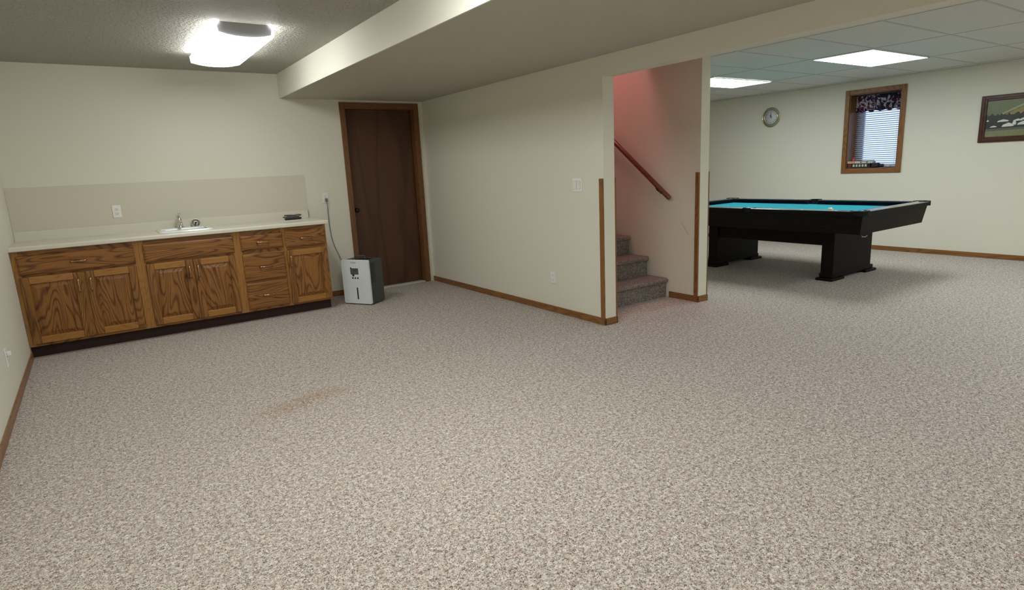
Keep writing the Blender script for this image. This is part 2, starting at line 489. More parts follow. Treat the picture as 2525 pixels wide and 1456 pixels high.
struct(B(-0.15, 9.75, YF-0.15, 3.9, -0.12, 0, 'carpet').out('floor'), 'speckled beige carpet')
struct(B(-0.12, 0, YF, 0.12, 0, 2.6, 'wall_paint').out('wall_left'))
m = MB()
m.box(0, DX0, 0, 0.12, 0, 2.6, 'wall_paint'); m.box(DX1, XS, 0, 0.12, 0, 2.6, 'wall_paint'); m.box(DX0, DX1, 0, 0.12, DZ, 2.6, 'wall_paint')
struct(m.out('wall_back'))
struct(B(DX0-.1, DX1+.1, 0.125, 0.16, 0, DZ+.1, 'wall_paint').out('wall_closet'))
m = MB(); m.box(XS, XS+T, YE, 3.6, 0, 2.6, 'wall_paint')
struct(m.out('wall_stairs'))
m = MB(); m.box(XS, XS+T, YF, YE, ZH, 2.6, 'wall_paint')
struct(m.out('wall_header'), 'painted header over the wide opening')
m = MB(); m.box(XP0, XP1, YE, 3.6, 0, 2.6, 'partition_paint')
struct(m.out('wall_partition'))
WY0, WY1, WZ0, WZ1 = -2.955, -2.300, 1.100, 2.105      # clear window opening
m = MB()
m.box(XW, XW+.30, YF, WY0, 0, 2.6, 'wall_paint'); m.box(XW, XW+.30, WY1, YB+.1, 0, 2.6, 'wall_paint')
m.box(XW, XW+.30, WY0, WY1, 0, WZ0, 'wall_paint'); m.box(XW, XW+.30, WY0, WY1, WZ1, 2.6, 'wall_paint')
struct(m.out('wall_right'))
struct(B(XP1, XW, YB, YB+.12, 0, 2.6, 'wall_paint').out('wall_far'))
struct(B(-.12, XW+.30, YF-.12, YF, 0, 2.6, 'wall_paint').out('wall_front'))
# ceilings
struct(B(0, 2.357, YF, 0, ZC, 2.6, 'ceiling_texture').out('ceiling'), 'textured off-white ceiling')
m = MB(); m.box(2.357, 2.369, YF, 0, ZS, 2.6, 'wall_paint'); m.box(2.369, XS, YF, 0, ZS, 2.6, 'soffit_texture')
struct(m.out('ceiling_soffit'), 'dropped textured soffit')
m = MB(); m.box(XS+T, XW, YF, YE, ZT, 2.6, 'tile_white'); m.box(XP1, XW, YE, YB, ZT, 2.6, 'tile_white')
struct(m.out('ceiling_tiles'), 'white lay-in tile ceiling')
m = MB()
GX = [5.570, 6.790, 8.010, 9.230]; GY = [-3.785+0.61*k for k in range(-8, 9)]
for x in GX: m.box(x-.010, x+.010, YF, YE if x < XP1 else YB, ZT-.0025, ZT-.0002, 'tile_grid')
for y in GY:
    if YF < y < YB: m.box((XS+T) if y < YE else XP1, XW, y-.010, y+.010, ZT-.002, ZT-.0001, 'tile_grid')
m.box(XW-.02, XW, YF, YB, ZT-.004, ZT-.0002, 'tile_grid')
struct(m.out('trim_1'), 'metal grid of the tile ceiling')
# stairwell above
m = MB()
m.box(XS, XS+T, YE, 3.6, 2.6, 5.0, 'rose_paint'); struct(m.out('wall_stairwell_left'))
m = MB(); m.box(XP0, XP1, YE, 3.6, 2.6, 5.0, 'rose_paint'); struct(m.out('wall_stairwell_right'))
struct(B(XS, XP1, 3.6, 3.72, 0, 5.0, 'rose_paint').out('wall_stairwell_back'))
struct(B(XS+T, XP0, YE, YE+.12, ZT, 5.0, 'rose_paint').out('wall_stairwell_front'))
struct(B(XS, XP1, YE, 3.72, 5.0, 5.1, 'rose_paint').out('ceiling_stairwell'))

struct(B(XS+T+.0005, XP0-.0005, YE+.121, -2.36, 2.45, 2.75, 'wall_paint').out('stair_light_blocker'))  # unseen slab added to keep the pink lamp from spilling forward
# baseboards
BH, BT = 0.060, 0.012
def bb(name, x0, x1, y0, y1, mat):
    return struct(B(x0, x1, y0, y1, 0, BH, mat, bev=0.003).out(name), 'stained wood baseboard')
bb('baseboard_left', 0, BT, YF+.01, -0.612, 'base_y')
bb('baseboard_back', 2.492, 2.974, -BT, 0, 'base_x')
m = MB(); m.box(XS-BT, XS, YE-BT, -0.0, 0, BH, 'base_y', bev=0.003); m.box(XS-BT, XS+T+BT, YE-BT, YE, 0, BH, 'base_x', bev=.003)
m.box(XS+T, XS+T+BT, YE-BT, -2.74, 0, BH, 'base_y', bev=.003)
struct(m.out('baseboard_stairs'), 'stained wood baseboard wrapping the wall end')
m = MB(); m.box(XP0-BT, XP0, YE-BT, -2.74, 0, BH, 'base_y', bev=.003); m.box(XP0-BT, XP1+BT, YE-BT, YE, 0, BH, 'base_x', bev=.003)
m.box(XP1, XP1+BT, YE-BT, YB, 0, BH, 'base_y', bev=.003)
struct(m.out('baseboard_partition'), 'stained wood baseboard wrapping the partition end')
bb('baseboard_right', XW-BT, XW, YF+.01, YB, 'base_y')
bb('baseboard_far', XP1+BT, XW-BT, YB-BT, YB, 'base_x')
# vertical wood strips near the two wall ends
k = 2
for x0, x1 in ((XS-.016, XS), (XS+T, XS+T+.019), (XP0-.016, XP0), (XP1, XP1+.019)):
    struct(B(x0, x1, YE, YE+.042, BH, 1.222, 'base_z', bev=.003).out('trim_%d' % k), 'stained vertical wood corner strip'); k += 1

# door ---------------------------------------------------------------
door = bpy.data.objects.new('door_1', None); COL.objects.link(door); door.location = (3.455, 0, 0); struct(door, 'dark stained flush door with wood casing')
B(DX0+.012, DX1-.018, 0.075, 0.115, 0.022, DZ-.018, 'door_veneer', bev=.002).out('door_leaf', door)
m = MB()
m.box(DX0-.057, DX0+.002, -0.017, 0, 0, 2.132, 'trim_z', bev=.004); m.box(DX1-.002, DX1+.057, -0.017, 0, 0, 2.132, 'trim_z', bev=.004)
m.box(DX0+.002, DX1-.002, -0.0168, 0, DZ-.004, 2.132, 'trim_x', bev=.004)
m.out('door_casing', door)
m = MB()
m.box(DX0, DX0+.006, 0, 0.118, 0, DZ, 'trim_z'); m.box(DX1-.010, DX1, 0, 0.118, 0, DZ, 'trim_z'); m.box(DX0, DX1, 0, 0.118, DZ-.010, DZ, 'trim_x')
m.out('door_jamb', door)
lab(B(DX0+.006, DX1-.010, -.004, 0.11, 0, 0.012, 'threshold_metal', bev=.004).out('threshold', door), 'pale metal threshold')
m = MB(); M_ = Matrix.Translation((3.085, 0.075, 0.947)) @ Matrix.Rotation(PI/2, 4, 'X')
m.lathe([(0.024, 0), (0.024, .006), (.009, .010), (.009, .028), (.024, .036), (.026, .048), (.018, .058), (.001, .060)], 'dark_bronze', M_, cap0=True)
lab(m.out('door_knob', door), 'dark bronze knob')

# window ---------------------------------------------------------------
win = bpy.data.objects.new('window_1', None); COL.objects.link(win); win.location = (XW, -2.63, WZ0); struct(win, 'small deep-set basement window in oak casing')
m = MB(); CW = .055
m.box(XW-.018, XW, WY0-CW-.006, WY0+.002, WZ0-CW, WZ1+CW, 'base_z', bev=.004); m.box(XW-.018, XW, WY1-.002, WY1+CW, WZ0-CW, WZ1+CW, 'base_z', bev=.004)
m.box(XW-.0175, XW, WY0+.002, WY1-.002, WZ1-.002, WZ1+CW, 'base_y', bev=.004); m.box(XW-.0175, XW, WY0+.002, WY1-.002, WZ0-CW, WZ0+.002, 'base_y', bev=.004)
m.out('window_casing', win)
m = MB()
m.box(XW, XW+.28, WY0, WY0+.012, WZ0, WZ1, 'trim_z'); m.box(XW, XW+.28, WY1-.012, WY1, WZ0, WZ1, 'trim_z')
m.box(XW, XW+.28, WY0+.012, WY1-.012, WZ1-.012, WZ1, 'trim_y')
m.out('window_jamb', win)
B(XW, XW+.28, WY0+.012, WY1-.012, WZ0, WZ0+.014, 'trim_y').out('window_sill', win)
m = MB(); sx = XW+.240
for y0, y1 in ((WY0+.012, WY0+.05), (WY1-.10, WY1-.012)): m.box(sx, sx+.035, y0, y1, WZ0+.014, WZ1-.012, 'vinyl_sash', bev=.003)
for z0, z1 in ((WZ0+.014, WZ0+.055), (WZ1-.06, WZ1-.012)): m.box(sx+.002, sx+.033, WY0+.05, WY1-.10, z0, z1, 'vinyl_sash', bev=.003)
lab(m.out('sash', win), 'pale vinyl sash')
B(sx+.012, sx+.018, WY0+.04, WY1-.06, WZ0+.04, WZ1-.04, 'window_glass').out('pane', win)

# blind + valance
bl = thing('window_blind', 'white horizontal slat blind lowered in the small window', 'blind', (XW+.20, -2.63, WZ0))
bx = XW+.200
m = MB(); n = 34; z0 = WZ0+.045; z1 = WZ1-.05
for i in range(n):
    z = z0+(z1-z0)*i/(n-1)
    a = math.radians(34); hw = .0110
    pr = []
    for q in (-1, -.5, 0, .5, 1):
        u = q*hw; c = .0016*(1-q*q)
        pr.append((bx+u*math.cos(a)-c*math.sin(a), z+u*math.sin(a)+c*math.cos(a)))
    pr2 = [(x, zz-.0006) for x, zz in reversed(pr)]
    m.prism([(x, zz) for x, zz in pr+pr2], 'y', WY0+.020, WY1-.016, 'slat', True) if False else m.loops(
        [[(x, yy, zz) for x, zz in pr+pr2] for yy in (WY0+.020, WY1-.016)], 'slat', cap0=True, cap1=True, smooth=False)
m.out('slats', bl)
B(bx-.012, bx+.012, WY0+.018, WY1-.016, WZ0+.020, WZ0+.036, 'blind_white', bev=.003).out('bottom_rail', bl)
B(bx-.016, bx+.016, WY0+.018, WY1-.016, WZ1-.045, WZ1-.012, 'blind_white', bev=.003).out('head_rail', bl)
m = MB()
for y in (WY0+.11, WY1-.13): m.tube([(bx-.013, y, WZ0+.03), (bx-.013, y, WZ1-.05)], .0012, 'blind_white', 6)
m.out('ladder_cord', bl)
m = MB(); cols = 90; va = []
for z, amp in ((WZ1-.020, .004), (WZ1-.08, .010), (WZ1-.15, .014), (WZ1-.235, .018)):
    row = []
    for i in range(cols+1):
        t = i/cols; y = WY0+.014+(WY1-WY0-.028)*t
        dz = .008*math.sin(t*34+.5) if z < WZ1-.2 else 0
        row.append((XW+.165-amp*math.sin(t*2*PI*9+.8*math.sin(t*7)), y, z+dz))
    va.append(row)
m.loops(va, 'floral_cloth', close=False)
v = m.out('window_valance'); tag(v, 'dark floral fabric valance gathered across the top of the window', 'valance')
sol = v.modifiers.new('thick', 'SOLIDIFY'); sol.thickness = .0025

# ------------------------------------------------------------------ base cabinets
FY = -0.610; DY = -0.630; CH = 0.876; TK = 0.100
def pull(x, z, vertical, parent):
    m = MB(); L = .060; pts = []; rr = []
    for i in range(25):
        t = -1+2*i/24
        s_ = L*t; out = .024*(1-t*t)**.6 + .005
        leaf = math.exp(-((abs(t)-.72)/.17)**2)
        r = .0040+.0048*leaf
        if abs(t) > .97: r = .0020
        if vertical: pts.append((x, DY-out, z+s_))
        else: pts.append((x+s_, DY-out, z))
        rr.append(r)
    m.tube(pts, rr, 'antique_brass', 12)
    for s_ in (-1, 1):
        p = (x, z+s_*L*.80) if vertical else (x+s_*L*.80, z)
        m.tube([(p[0], DY, p[1]), (p[0], DY-.014, p[1])], [.006, .0035], 'antique_brass', 10)
    lab(m.out('handle', parent), 'antique brass bow handle')
def frustum(m, x0, x1, z0, z1, yb, yf, inset, mat):
    a = [(x0, yb, z0), (x1, yb, z0), (x1, yb, z1), (x0, yb, z1)]
    b = [(x0+inset, yf, z0+inset), (x1-inset, yf, z0+inset), (x1-inset, yf, z1-inset), (x0+inset, yf, z1-inset)]
    m.loops([a, b], mat, cap0=True, cap1=True, smooth=False)
def drawer(x0, x1, z0, z1, parent, handle=True, name='drawer'):
    m = MB()
    m.box(x0, x1, DY+.009, FY, z0, z1, 'oak_x')
    frustum(m, x0, x1, z0, z1, DY+.009, DY+.0045, .005, 'oak_x')
    frustum(m, x0+.005, x1-.005, z0+.005, z1-.005, DY+.0045, DY, .010, 'oak_x')
    d = m.out(name, parent)
    if handle: pull((x0+x1)/2, (z0+z1)/2, False, d)
    return d
def cdoor(x0, x1, z0, z1, parent, hside):
    S = .056; m = MB()
    m.box(x0, x0+S, DY, FY, z0, z1, 'oak_z', bev=.004); m.box(x1-S, x1, DY, FY, z0, z1, 'oak_z', bev=.004)
    m.box(x0+S, x1-S, DY+.0005, FY, z0, z0+S, 'oak_plain_x', bev=.004); m.box(x0+S, x1-S, DY+.0005, FY, z1-S, z1, 'oak_plain_x', bev=.004)
    d = m.out('door', parent)
    p = MB(); p.box(x0+S-.004, x1-S+.004, DY+.0135, FY-.001, z0+S-.004, z1-S+.004, 'oak_z')
    frustum(p, x0+S+.006, x1-S-.006, z0+S+.006, z1-S-.006, DY+.013, DY+.0015, .030, 'oak_z')
    p.out('raised_panel', d)
    hx = x1-S*.5 if hside > 0 else x0+S*.5
    pull(hx, z1-.108, True, d)
    return d
def cabinet(x0, x1, label, sl, sr, rails, mids=()):
    """sl, sr: visible stile widths; rails: z spans; mids: x spans"""
    t = thing('base_cabinet', label, 'cabinet', ((x0+x1)/2, -.30, 0), group='oak base cabinets under the countertop')
    m = MB()
    m.box(x0, x0+.016, -.592, -.004, TK, CH, 'oak_plain_z'); m.box(x1-.016, x1, -.592, -.004, TK, CH, 'oak_plain_z')
    m.box(x0+.016, x1-.016, -.592, -.02, TK, TK+.016, 'oak_plain_x'); m.box(x0+.016, x1-.016, -.02, -.004, TK, CH, 'oak_plain_x')
    m.out('carcass', t)
    m = MB()
    m.box(x0, x0+sl, FY, -.592, TK, CH, 'oak_plain_z'); m.box(x1-sr, x1, FY, -.592, TK, CH, 'oak_plain_z')
    for z0, z1 in rails: m.box(x0+sl, x1-sr, FY+.0003, -.592, z0, z1, 'oak_x')
    for a, b, z0, z1 in mids: m.box(a, b, FY+.0006, -.592, z0, z1, 'oak_plain_z')
    m.out('face_frame', t)
    return t
R3 = [(TK, TK+.03), (.660, .700), (.830, CH)]
c = cabinet(.002, .861, 'widest oak base cabinet in the left corner, one wide drawer above two doors', .045, .040, R3, [(.43, .47, TK, .66)])
drawer(.034, .826, .685, .838, c)
cdoor(.030, .430, .122, .668, c, 1); cdoor(.458, .818, .122, .668, c, -1)
c = cabinet(.862, 1.650, 'oak sink base cabinet with a plain false front above two doors', .035, .040, R3, [(1.23, 1.28, TK, .66)])
drawer(.892, 1.620, .685, .840, c, False, 'false_front')
cdoor(.895, 1.250, .122, .667, c, 1); cdoor(1.263, 1.612, .122, .665, c, -1)
c = cabinet(1.651, 2.072, 'narrow oak base cabinet with a stack of three drawers', .030, .020, [(TK, TK+.03), (.37, .40), (.655, .695), (.830, CH)])
for z0, z1 in ((.690, .833), (.393, .656), (.122, .376)): drawer(1.677, 2.062, z0, z1, c)
c = cabinet(2.073, 2.490, 'oak base cabinet at the right end, one drawer over a single door', .020, .020, [(TK, TK+.03), (.635, .700), (.830, CH)])
drawer(2.084, 2.478, .680, .836, c)
cdoor(2.084, 2.480, .118, .650, c, -1)
o = B(.004, 2.488, -.537, -.522, 0.0, TK, 'toe_wood').out('toe_kick'); tag(o, 'dark recessed kickboard running under the oak cabinets', 'kickboard')

# countertop with sink cut-out
SX0, SX1, SY0, SY1 = 1.045, 1.490, -.515, -.075
ct = thing('countertop', 'long cream laminate countertop with low backsplash on the oak cabinets', 'countertop', (1.255, -.32, CH))
CT0 = CH+.0005; CZ = .914; WC = 2.510
m = MB()
hx0, hx1, hy0, hy1 = SX0+.015, SX1-.015, SY0+.015, SY1-.015
for a in ((.001, hx0, -.630, -.022), (hx1, WC, -.630, -.022), (hx0, hx1, -.630, hy0), (hx0, hx1, hy1, -.022)):
    m.box(a[0], a[1], a[2], a[3], CT0, CZ, 'laminate')
rz = (CZ-CT0)/2
prof = [(-.630, CT0), (-.6395, CT0+.001)] + [(-.648+.0075*(1-math.cos(q)) if False else -.640-.010*math.sin(q), CZ-.0125-.0125*math.cos(PI-q) if False else CT0+.008+(CZ-CT0-.008)*q/PI) for q in ()]
pr = [(-.630, CT0), (-.643, CT0), (-.648, CT0+.005), (-.648, CZ-.012), (-.6465, CZ-.005), (-.643, CZ-.0012), (-.638, CZ), (-.630, CZ)]
m.prism(pr, 'x', .001, WC, 'laminate')
m.out('worktop', ct)
m = MB(); m.box(.001, WC+.004-.004, -.022, -.001, CZ-.03, 1.000, 'laminate', bev=.002)
m.out('backsplash', ct)
lab(B(WC, WC+.002, -.022, -.001, CZ+.001, .998, 'slot_dark').out('end_cap', ct), 'dark exposed end of the backsplash')
o = B(.001, 2.520, -.004, -.0002, 1.0005, 1.371, 'splash_laminate').out('wall_panel'); tag(o, 'tan laminate splash panel fixed to wall above the countertop', 'wall panel')

# sink
def rrect(x0, x1, y0, y1, r, z, n=6):
    pts = []
    for cx, cy, a0 in ((x1-r, y1-r, 0), (x0+r, y1-r, PI/2), (x0+r, y0+r, PI), (x1-r, y0+r, 3*PI/2)):
        for i in range(n+1):
            a = a0+PI/2*i/n; pts.append((cx+r*math.cos(a), cy+r*math.sin(a), z))
    return pts
sk = thing('sink', 'small white drop-in bar sink in the cream countertop', 'sink', ((SX0+SX1)/2, (SY0+SY1)/2, CZ))
m = MB(); I = .035
rings = [rrect(SX0, SX1, SY0, SY1, .04, CZ+.0005), rrect(SX0+.004, SX1-.004, SY0+.004, SY1-.004, .038, CZ+.011), rrect(SX0+.012, SX1-.012, SY0+.012, SY1-.012, .034, CZ+.014),
         rrect(SX0+I, SX1-I, SY0+I, SY1-.085, .05, CZ+.012), rrect(SX0+I+.006, SX1-I-.006, SY0+I+.006, SY1-.091, .048, CZ), rrect(SX0+I+.018, SX1-I-.018, SY0+I+.018, SY1-.10, .045, CZ-.14),
         rrect(SX0+I+.05, SX1-I-.05, SY0+I+.05, SY1-.14, .03, CZ-.155)]
m.loops(rings, 'porcelain', cap1=True)
m.out('basin', sk)
m = MB(); m.lathe([(.04, CZ-.1545), (.035, CZ-.152), (.028, CZ-.156)], 'chrome', Matrix.Translation((1.268, -.32, 0)), cap1=True); m.out('drain', sk)
# faucet
fx, fy, fz = 1.257, -.115, CZ+.0135
fa = thing('faucet', 'chrome single-lever faucet standing on the back rim of the white sink', 'faucet', (fx, fy, fz))
m = MB(); m.lathe([(.032, 0), (.032, .006), (.027, .012), (.0245, .045), (.021, .075), (.017, .090), (.008, .096), (.001, .097)], 'chrome', Matrix.Translation((fx, fy, fz)), cap0=True)
m.out('body', fa)
m = MB(); m.tube([(fx, fy-.012, fz+.055), (fx, fy-.045, fz+.062), (fx, fy-.09, fz+.058), (fx, fy-.125, fz+.040), (fx, fy-.130, fz+.024)], [.016, .0145, .013, .012, .0115], 'chrome', 16)
m.out('spout', fa)
m = MB(); m.tube([(fx, fy+.004, fz+.092), (fx+.001, fy+.004, fz+.115), (fx+.005, fy-.002, fz+.139)], [.0095, .006, .0045], 'dull_steel', 12)
m.sphere((fx+.006, fy-.003, fz+.147), .0105, 'chrome')
m.sphere((fx-.014, fy+.002, fz+.108), .009, 'dull_steel', (1, 1, 1.4))
m.out('lever', fa)
# strainer basket
st = thing('sink_strainer', 'round steel sink strainer leaning against the backsplash beside faucet', 'strainer', (1.405, -.045, CZ))
Ms = Matrix.Translation((1.402, -.052, CZ+.0425)) @ Matrix.Rotation(math.radians(68), 4, 'X')
m = MB(); m.lathe([(.042, .004), (.042, .0), (.036, -.002), (.031, -.010), (.026, -.014), (.001, -.015)][::1], 'dull_steel', Ms)
m.lathe([(.042, .004), (.040, .005), (.036, .001), (.030, -.008), (.024, -.012), (.001, -.013)], 'dull_steel', Ms)
m.out('cup', st)
m = MB(); m.lathe([(.004, -.013), (.004, .002), (.009, .004), (.009, .008), (.001, .009)], 'dark_bronze', Ms, seg=16); m.out('knob', st)
# paper + cable
A = Vector((2.187, -.367, CZ)); d1 = Vector((.942, .335, 0)); d2 = Vector((-.335, .942, 0))
def quad(a, L, W_): return [(a+q).xy[:] for q in (Vector(), d1*L, d1*L+d2*W_, d2*W_)]
m = MB(); m.prism(quad(A, .265, .205), 'z', CZ+.0003, CZ+.0035, 'paper_white')
o = m.out('paper_sheet'); tag(o, 'white folded paper lying at the right end of the countertop', 'paper')
cb = thing('cable_bundle', 'black coiled cable in a clear bag lying on white paper', 'cable', (2.29, -.215, CZ+.0035))
m = MB(); rnd = random.Random(3); pts = []
for i in range(260):
    a = i*.30; k2 = 1+.18*math.sin(i*.13)
    pts.append((2.292+.062*math.cos(a)*k2+.025*math.sin(i*.07), -.20+.024*math.sin(a)*k2+.3*(.062*math.cos(a)), CZ+.0085+.050*(i/260)*abs(math.sin(i*.11+.4))+.002*math.sin(a*2)))
m.tube(pts, .0052, 'black_plastic', 8); m.out('cable', cb)
m = MB(); m.sphere((2.295, -.195, CZ+.0355), 1, 'clear_bag', (.115, .060, .0315)); m.out('clear_bag', cb)

# ------------------------------------------------------------------ outlets and switch
def outlet(c, normal, label, plugged=False):
    """plate at c (centre) facing normal '-y', '-x' or '+x'"""
    t = thing('wall_outlet', label, 'outlet', c, {'-y': 0, '-x': -PI/2, '+x': PI/2}[normal])
    B(-.035, .035, -.006, -.0003, -.057, .057, 'white_plastic', bev=.0025).out('cover_plate', t, True)
    for dz in (-.020, .020):
        m = MB(); m.box(-.017, .017, -.0085, -.006, dz-.014, dz+.014, 'white_plastic', bev=.001)
        m.box(-.0085, -.006, -.0088, -.0084, dz-.002, dz+.008, 'slot_dark'); m.box(.006, .0085, -.0088, -.0084, dz-.002, dz+.008, 'slot_dark')
        m.box(-.0025, .0025, -.0088, -.0084, dz-.010, dz-.005, 'slot_dark')
        m.out('receptacle', t, True)
    return t
outlet((.773, -.004, 1.117), '-y', 'white duplex outlet on the splash panel left of the sink')
outlet((2.721, 0, 1.111), '-y', 'white duplex outlet with a grey plug, right of the countertop')
outlet((XS, -2.401, .329), '-x', 'white duplex outlet low on the wall below the light switch')
o = outlet((0, -1.915, .330), '+x', 'white outlet low on the left wall near the cabinets')
B(-.014, .014, -.030, -.0085, .010, .036, 'white_plastic', bev=.004).out('outlet_cap', o, True)
t = thing('light_switch', 'white double rocker light switch on the wall left of stairs', 'light switch', (XS, -2.767, 1.173), -PI/2)
B(-.058, .058, -.006, -.0003, -.057, .057, 'white_plastic', bev=.0025).out('cover_plate', t, True)
for dx in (-.023, .023):
    m = MB(); m.box(dx-.0175, dx+.0175, -.0075, -.006, -.034, .034, 'logo_grey')
    m.prism([(-.0075, -.0335), (-.008, .0335), (-.0125, .0335), (-.009, 0), (-.0085, -.0335)], 'x', dx-.0165, dx+.0165, 'white_plastic') if False else m.loops(
        [[(xx, y, z) for y, z in ((-.0075, -.0325), (-.0075, .0325), (-.0125, .0325), (-.0095, 0), (-.0085, -.0325))] for xx in (dx-.0162, dx+.0162)], 'white_plastic', cap0=True, cap1=True, smooth=False)
    m.out('rocker', t, True)

# ------------------------------------------------------------------ dehumidifier
p0 = Vector((2.648, -.500)); p1 = Vector((2.832, -.803))
dirx = (p1-p0).normalized(); ang = math.atan2(dirx.y, dirx.x)
dW, dD, dH = .352, .245, .478
dh = thing('dehumidifier', 'white and grey dehumidifier standing between cabinet end and door', 'dehumidifier', (p0.x, p0.y, 0), ang)
# local: x along front, y = depth (back is +y), front faces -y
def L(mb, name): return mb.out(name, dh, True)
m = MB(); m.box(.004, dW-.004, .022, dD, .008, dH-.006, 'body_grey', bev=.012, seg=3)
L(m, 'housing')
for fx0 in (.03, dW-.06):
    m = MB(); m.box(fx0, fx0+.03, .04, dD-.03, 0.0, .010, 'black_plastic'); L(m, 'foot')
def frontpanel():
    m = MB()
    def rr(x0, x1, z0, z1, r, y, n=5):
        return [(x, y, z) for x, z, _ in rrect(x0, x1, z0, z1, r, 0, n)]
    m.loops([rr(0, dW, .010, dH, .016, .022), rr(0, dW, .010, dH, .016, .006), rr(.004, dW-.004, .014, dH-.004, .014, 0), rr(.010, dW-.010, .020, dH-.010, .012, .001)],
            'panel_white', cap0=True, cap1=True, smooth=False)
    return m
fp = L(frontpanel(), 'front_panel')
def sub(mb, name):
    o = mb.out(name, dh, True); loc = o.location.copy(); o.parent = fp; o.location = loc-fp.location; return o
m = MB(); m.box(.120, .212, -.002, .001, .330, .385, 'lcd', bev=.001); m.box(.116, .216, -.0012, .001, .326, .389, 'lcd_dark'); m.box(.116, .130, -.0014, .001, .380, .398, 'lcd_dark')
m.box(.150, .200, -.0022, .0, .352, .376, 'body_grey')
sub(m, 'display')
m = MB(); m.lathe([(.014, 0), (.014, .003), (.010, .004)], 'lcd_dark', Matrix.Translation((.150, 0, .318)) @ Matrix.Rotation(PI/2, 4, 'X'), cap1=True); sub(m, 'dial')
for bx_ in (.140, .172, .203):
    m = MB(); m.lathe([(.0095, 0), (.0095, .0025), (.007, .0035)], 'lcd_dark', Matrix.Translation((bx_, .001, .286)) @ Matrix.Rotation(PI/2, 4, 'X'), cap1=True); sub(m, 'button')
m = MB(); m.box(.176, .192, -.0008, .004, .058, .185, 'black_plastic', bev=.0015); sub(m, 'water_gauge')
m = MB()
for i, (a, b_) in enumerate(((.128, .134), (.138, .146), (.149, .155), (.158, .166), (.169, .175), (.178, .186), (.189, .194))):
    m.box(a, b_, -.0003, .001, .444-.001*(i % 2), .456, 'logo_grey')
sub(m, 'logo_mark')
# side grille (right side = +x face)
m = MB(); m.box(dW-.006, dW-.003, .045, .105, .235, .435, 'black_plastic')
for i in range(14): m.box(dW-.005, dW-.0008, .047, .103, .240+i*.0140, .246+i*.0140, 'handle_grey')
L(m, 'side_grille')
m = MB(); z = dH-.006
m.tube([(.135, .075, z-.002), (.135, .075, z+.040), (.260, .075, z+.040), (.260, .075, z-.002)], .006, 'handle_grey', 8)
m.box(.130, .265, .066, .084, z+.034, z+.046, 'handle_grey', bev=.004)
L(m, 'carry_handle')
m = MB(); m.box(.10, .29, .05, .17, z-.002, z+.004, 'black_plastic', bev=.002); L(m, 'top_vent')
# cord in world space -> local
Mi = (Matrix.Translation((p0.x, p0.y, 0)) @ Matrix.Rotation(ang, 4, 'Z')).inverted()
def smooth_pts(P, n=8):
    P = [Vector(p) for p in P]; out = []
    for i in range(len(P)-1):
        a, b_, c_, d_ = P[max(i-1, 0)], P[i], P[i+1], P[min(i+2, len(P)-1)]
        for k_ in range(n):
            t_ = k_/n
            out.append(.5*((2*b_)+(-a+c_)*t_+(2*a-5*b_+4*c_-d_)*t_*t_+(-a+3*b_-3*c_+d_)*t_**3))
    out.append(P[-1]); return out
cp = smooth_pts([(2.724, -.030, 1.072), (2.726, -.031, 1.02), (2.727, -.022, .95), (2.729, -.014, .86), (2.733, -.012, .76), (2.742, -.014, .655), (2.763, -.022, .56), (2.785, -.040, .49), (2.803, -.075, .40), (2.812, -.16, .26), (2.822, -.26, .16), (2.86, -.36, .10)])
m = MB(); m.tube([Mi @ p for p in cp], .0042, 'cord_grey', 10); L(m, 'power_cord')
m = MB(); m.box(2.710, 2.738, -.032, -.0086, 1.070, 1.108, 'cord_grey', bev=.005)
bmesh.ops.transform(m.bm, matrix=Mi, verts=m.bm.verts); L(m, 'plug')

# ------------------------------------------------------------------ ceiling lights
def wrap_light(y0, y1, label, sfx):
    cx = 1.637
    t = thing('ceiling_light', label, 'ceiling light', (cx, (y0+y1)/2, ZC), group='wraparound fluorescent fixtures on the textured ceiling')
    half = [(-.160, 0), (-.192, -.030), (-.187, -.077), (-.125, -.091), (-.065, -.0985), (0, -.101)]
    prof = half+[(-a, b) for a, b in reversed(half[:-1])]
    m = MB(); m.loops([[(cx+a, y, ZC-.0005+b) for a, b in prof] for y in (y0, y1)], 'lens_glow_'+sfx, close=False, smooth=False)
    m.mi('lens_side_'+sfx)
    for f in m.bm.faces:
        if abs(f.calc_center_median().x-cx) > .17: f.material_index = m.mi('lens_side_'+sfx)
    m.out('lens', t)
    capp = [(-.158, 0), (-.178, -.026), (-.170, -.066), (-.12, -.0785), (-.065, -.086), (0, -.0885)]
    capp = capp+[(-a, b) for a, b in reversed(capp[:-1])]
    for a0, a1 in ((y0+.010, y0+.016), (y1-.016, y1-.010)):
        m = MB(); m.prism([(cx+a, ZC-.0004+b) for a, b in capp], 'y', a0, a1, 'fixture_cap'); m.out('end_cap', t)
    for yy in (y0+.022, y1-.022):
        m = MB(); m.tube([(cx+a*1.004, yy, ZC-.0005+b*1.012) for a, b in prof], .0014, 'fixture_cap', 6); m.out('lens_seam', t)
    B(cx-.14, cx+.14, y0+.02, y1-.02, ZC-.012, ZC-.0003, 'fixture_white').out('housing', t)
    return t
wrap_light(-2.065, -.865, 'wraparound fluorescent light glowing on the textured ceiling above the counter', 'a')
wrap_light(-5.10, -3.90, 'wraparound fluorescent light in the middle of the textured ceiling', 'b')
wrap_light(-8.14, -6.94, 'wraparound fluorescent light on the textured ceiling behind the camera', 'c')
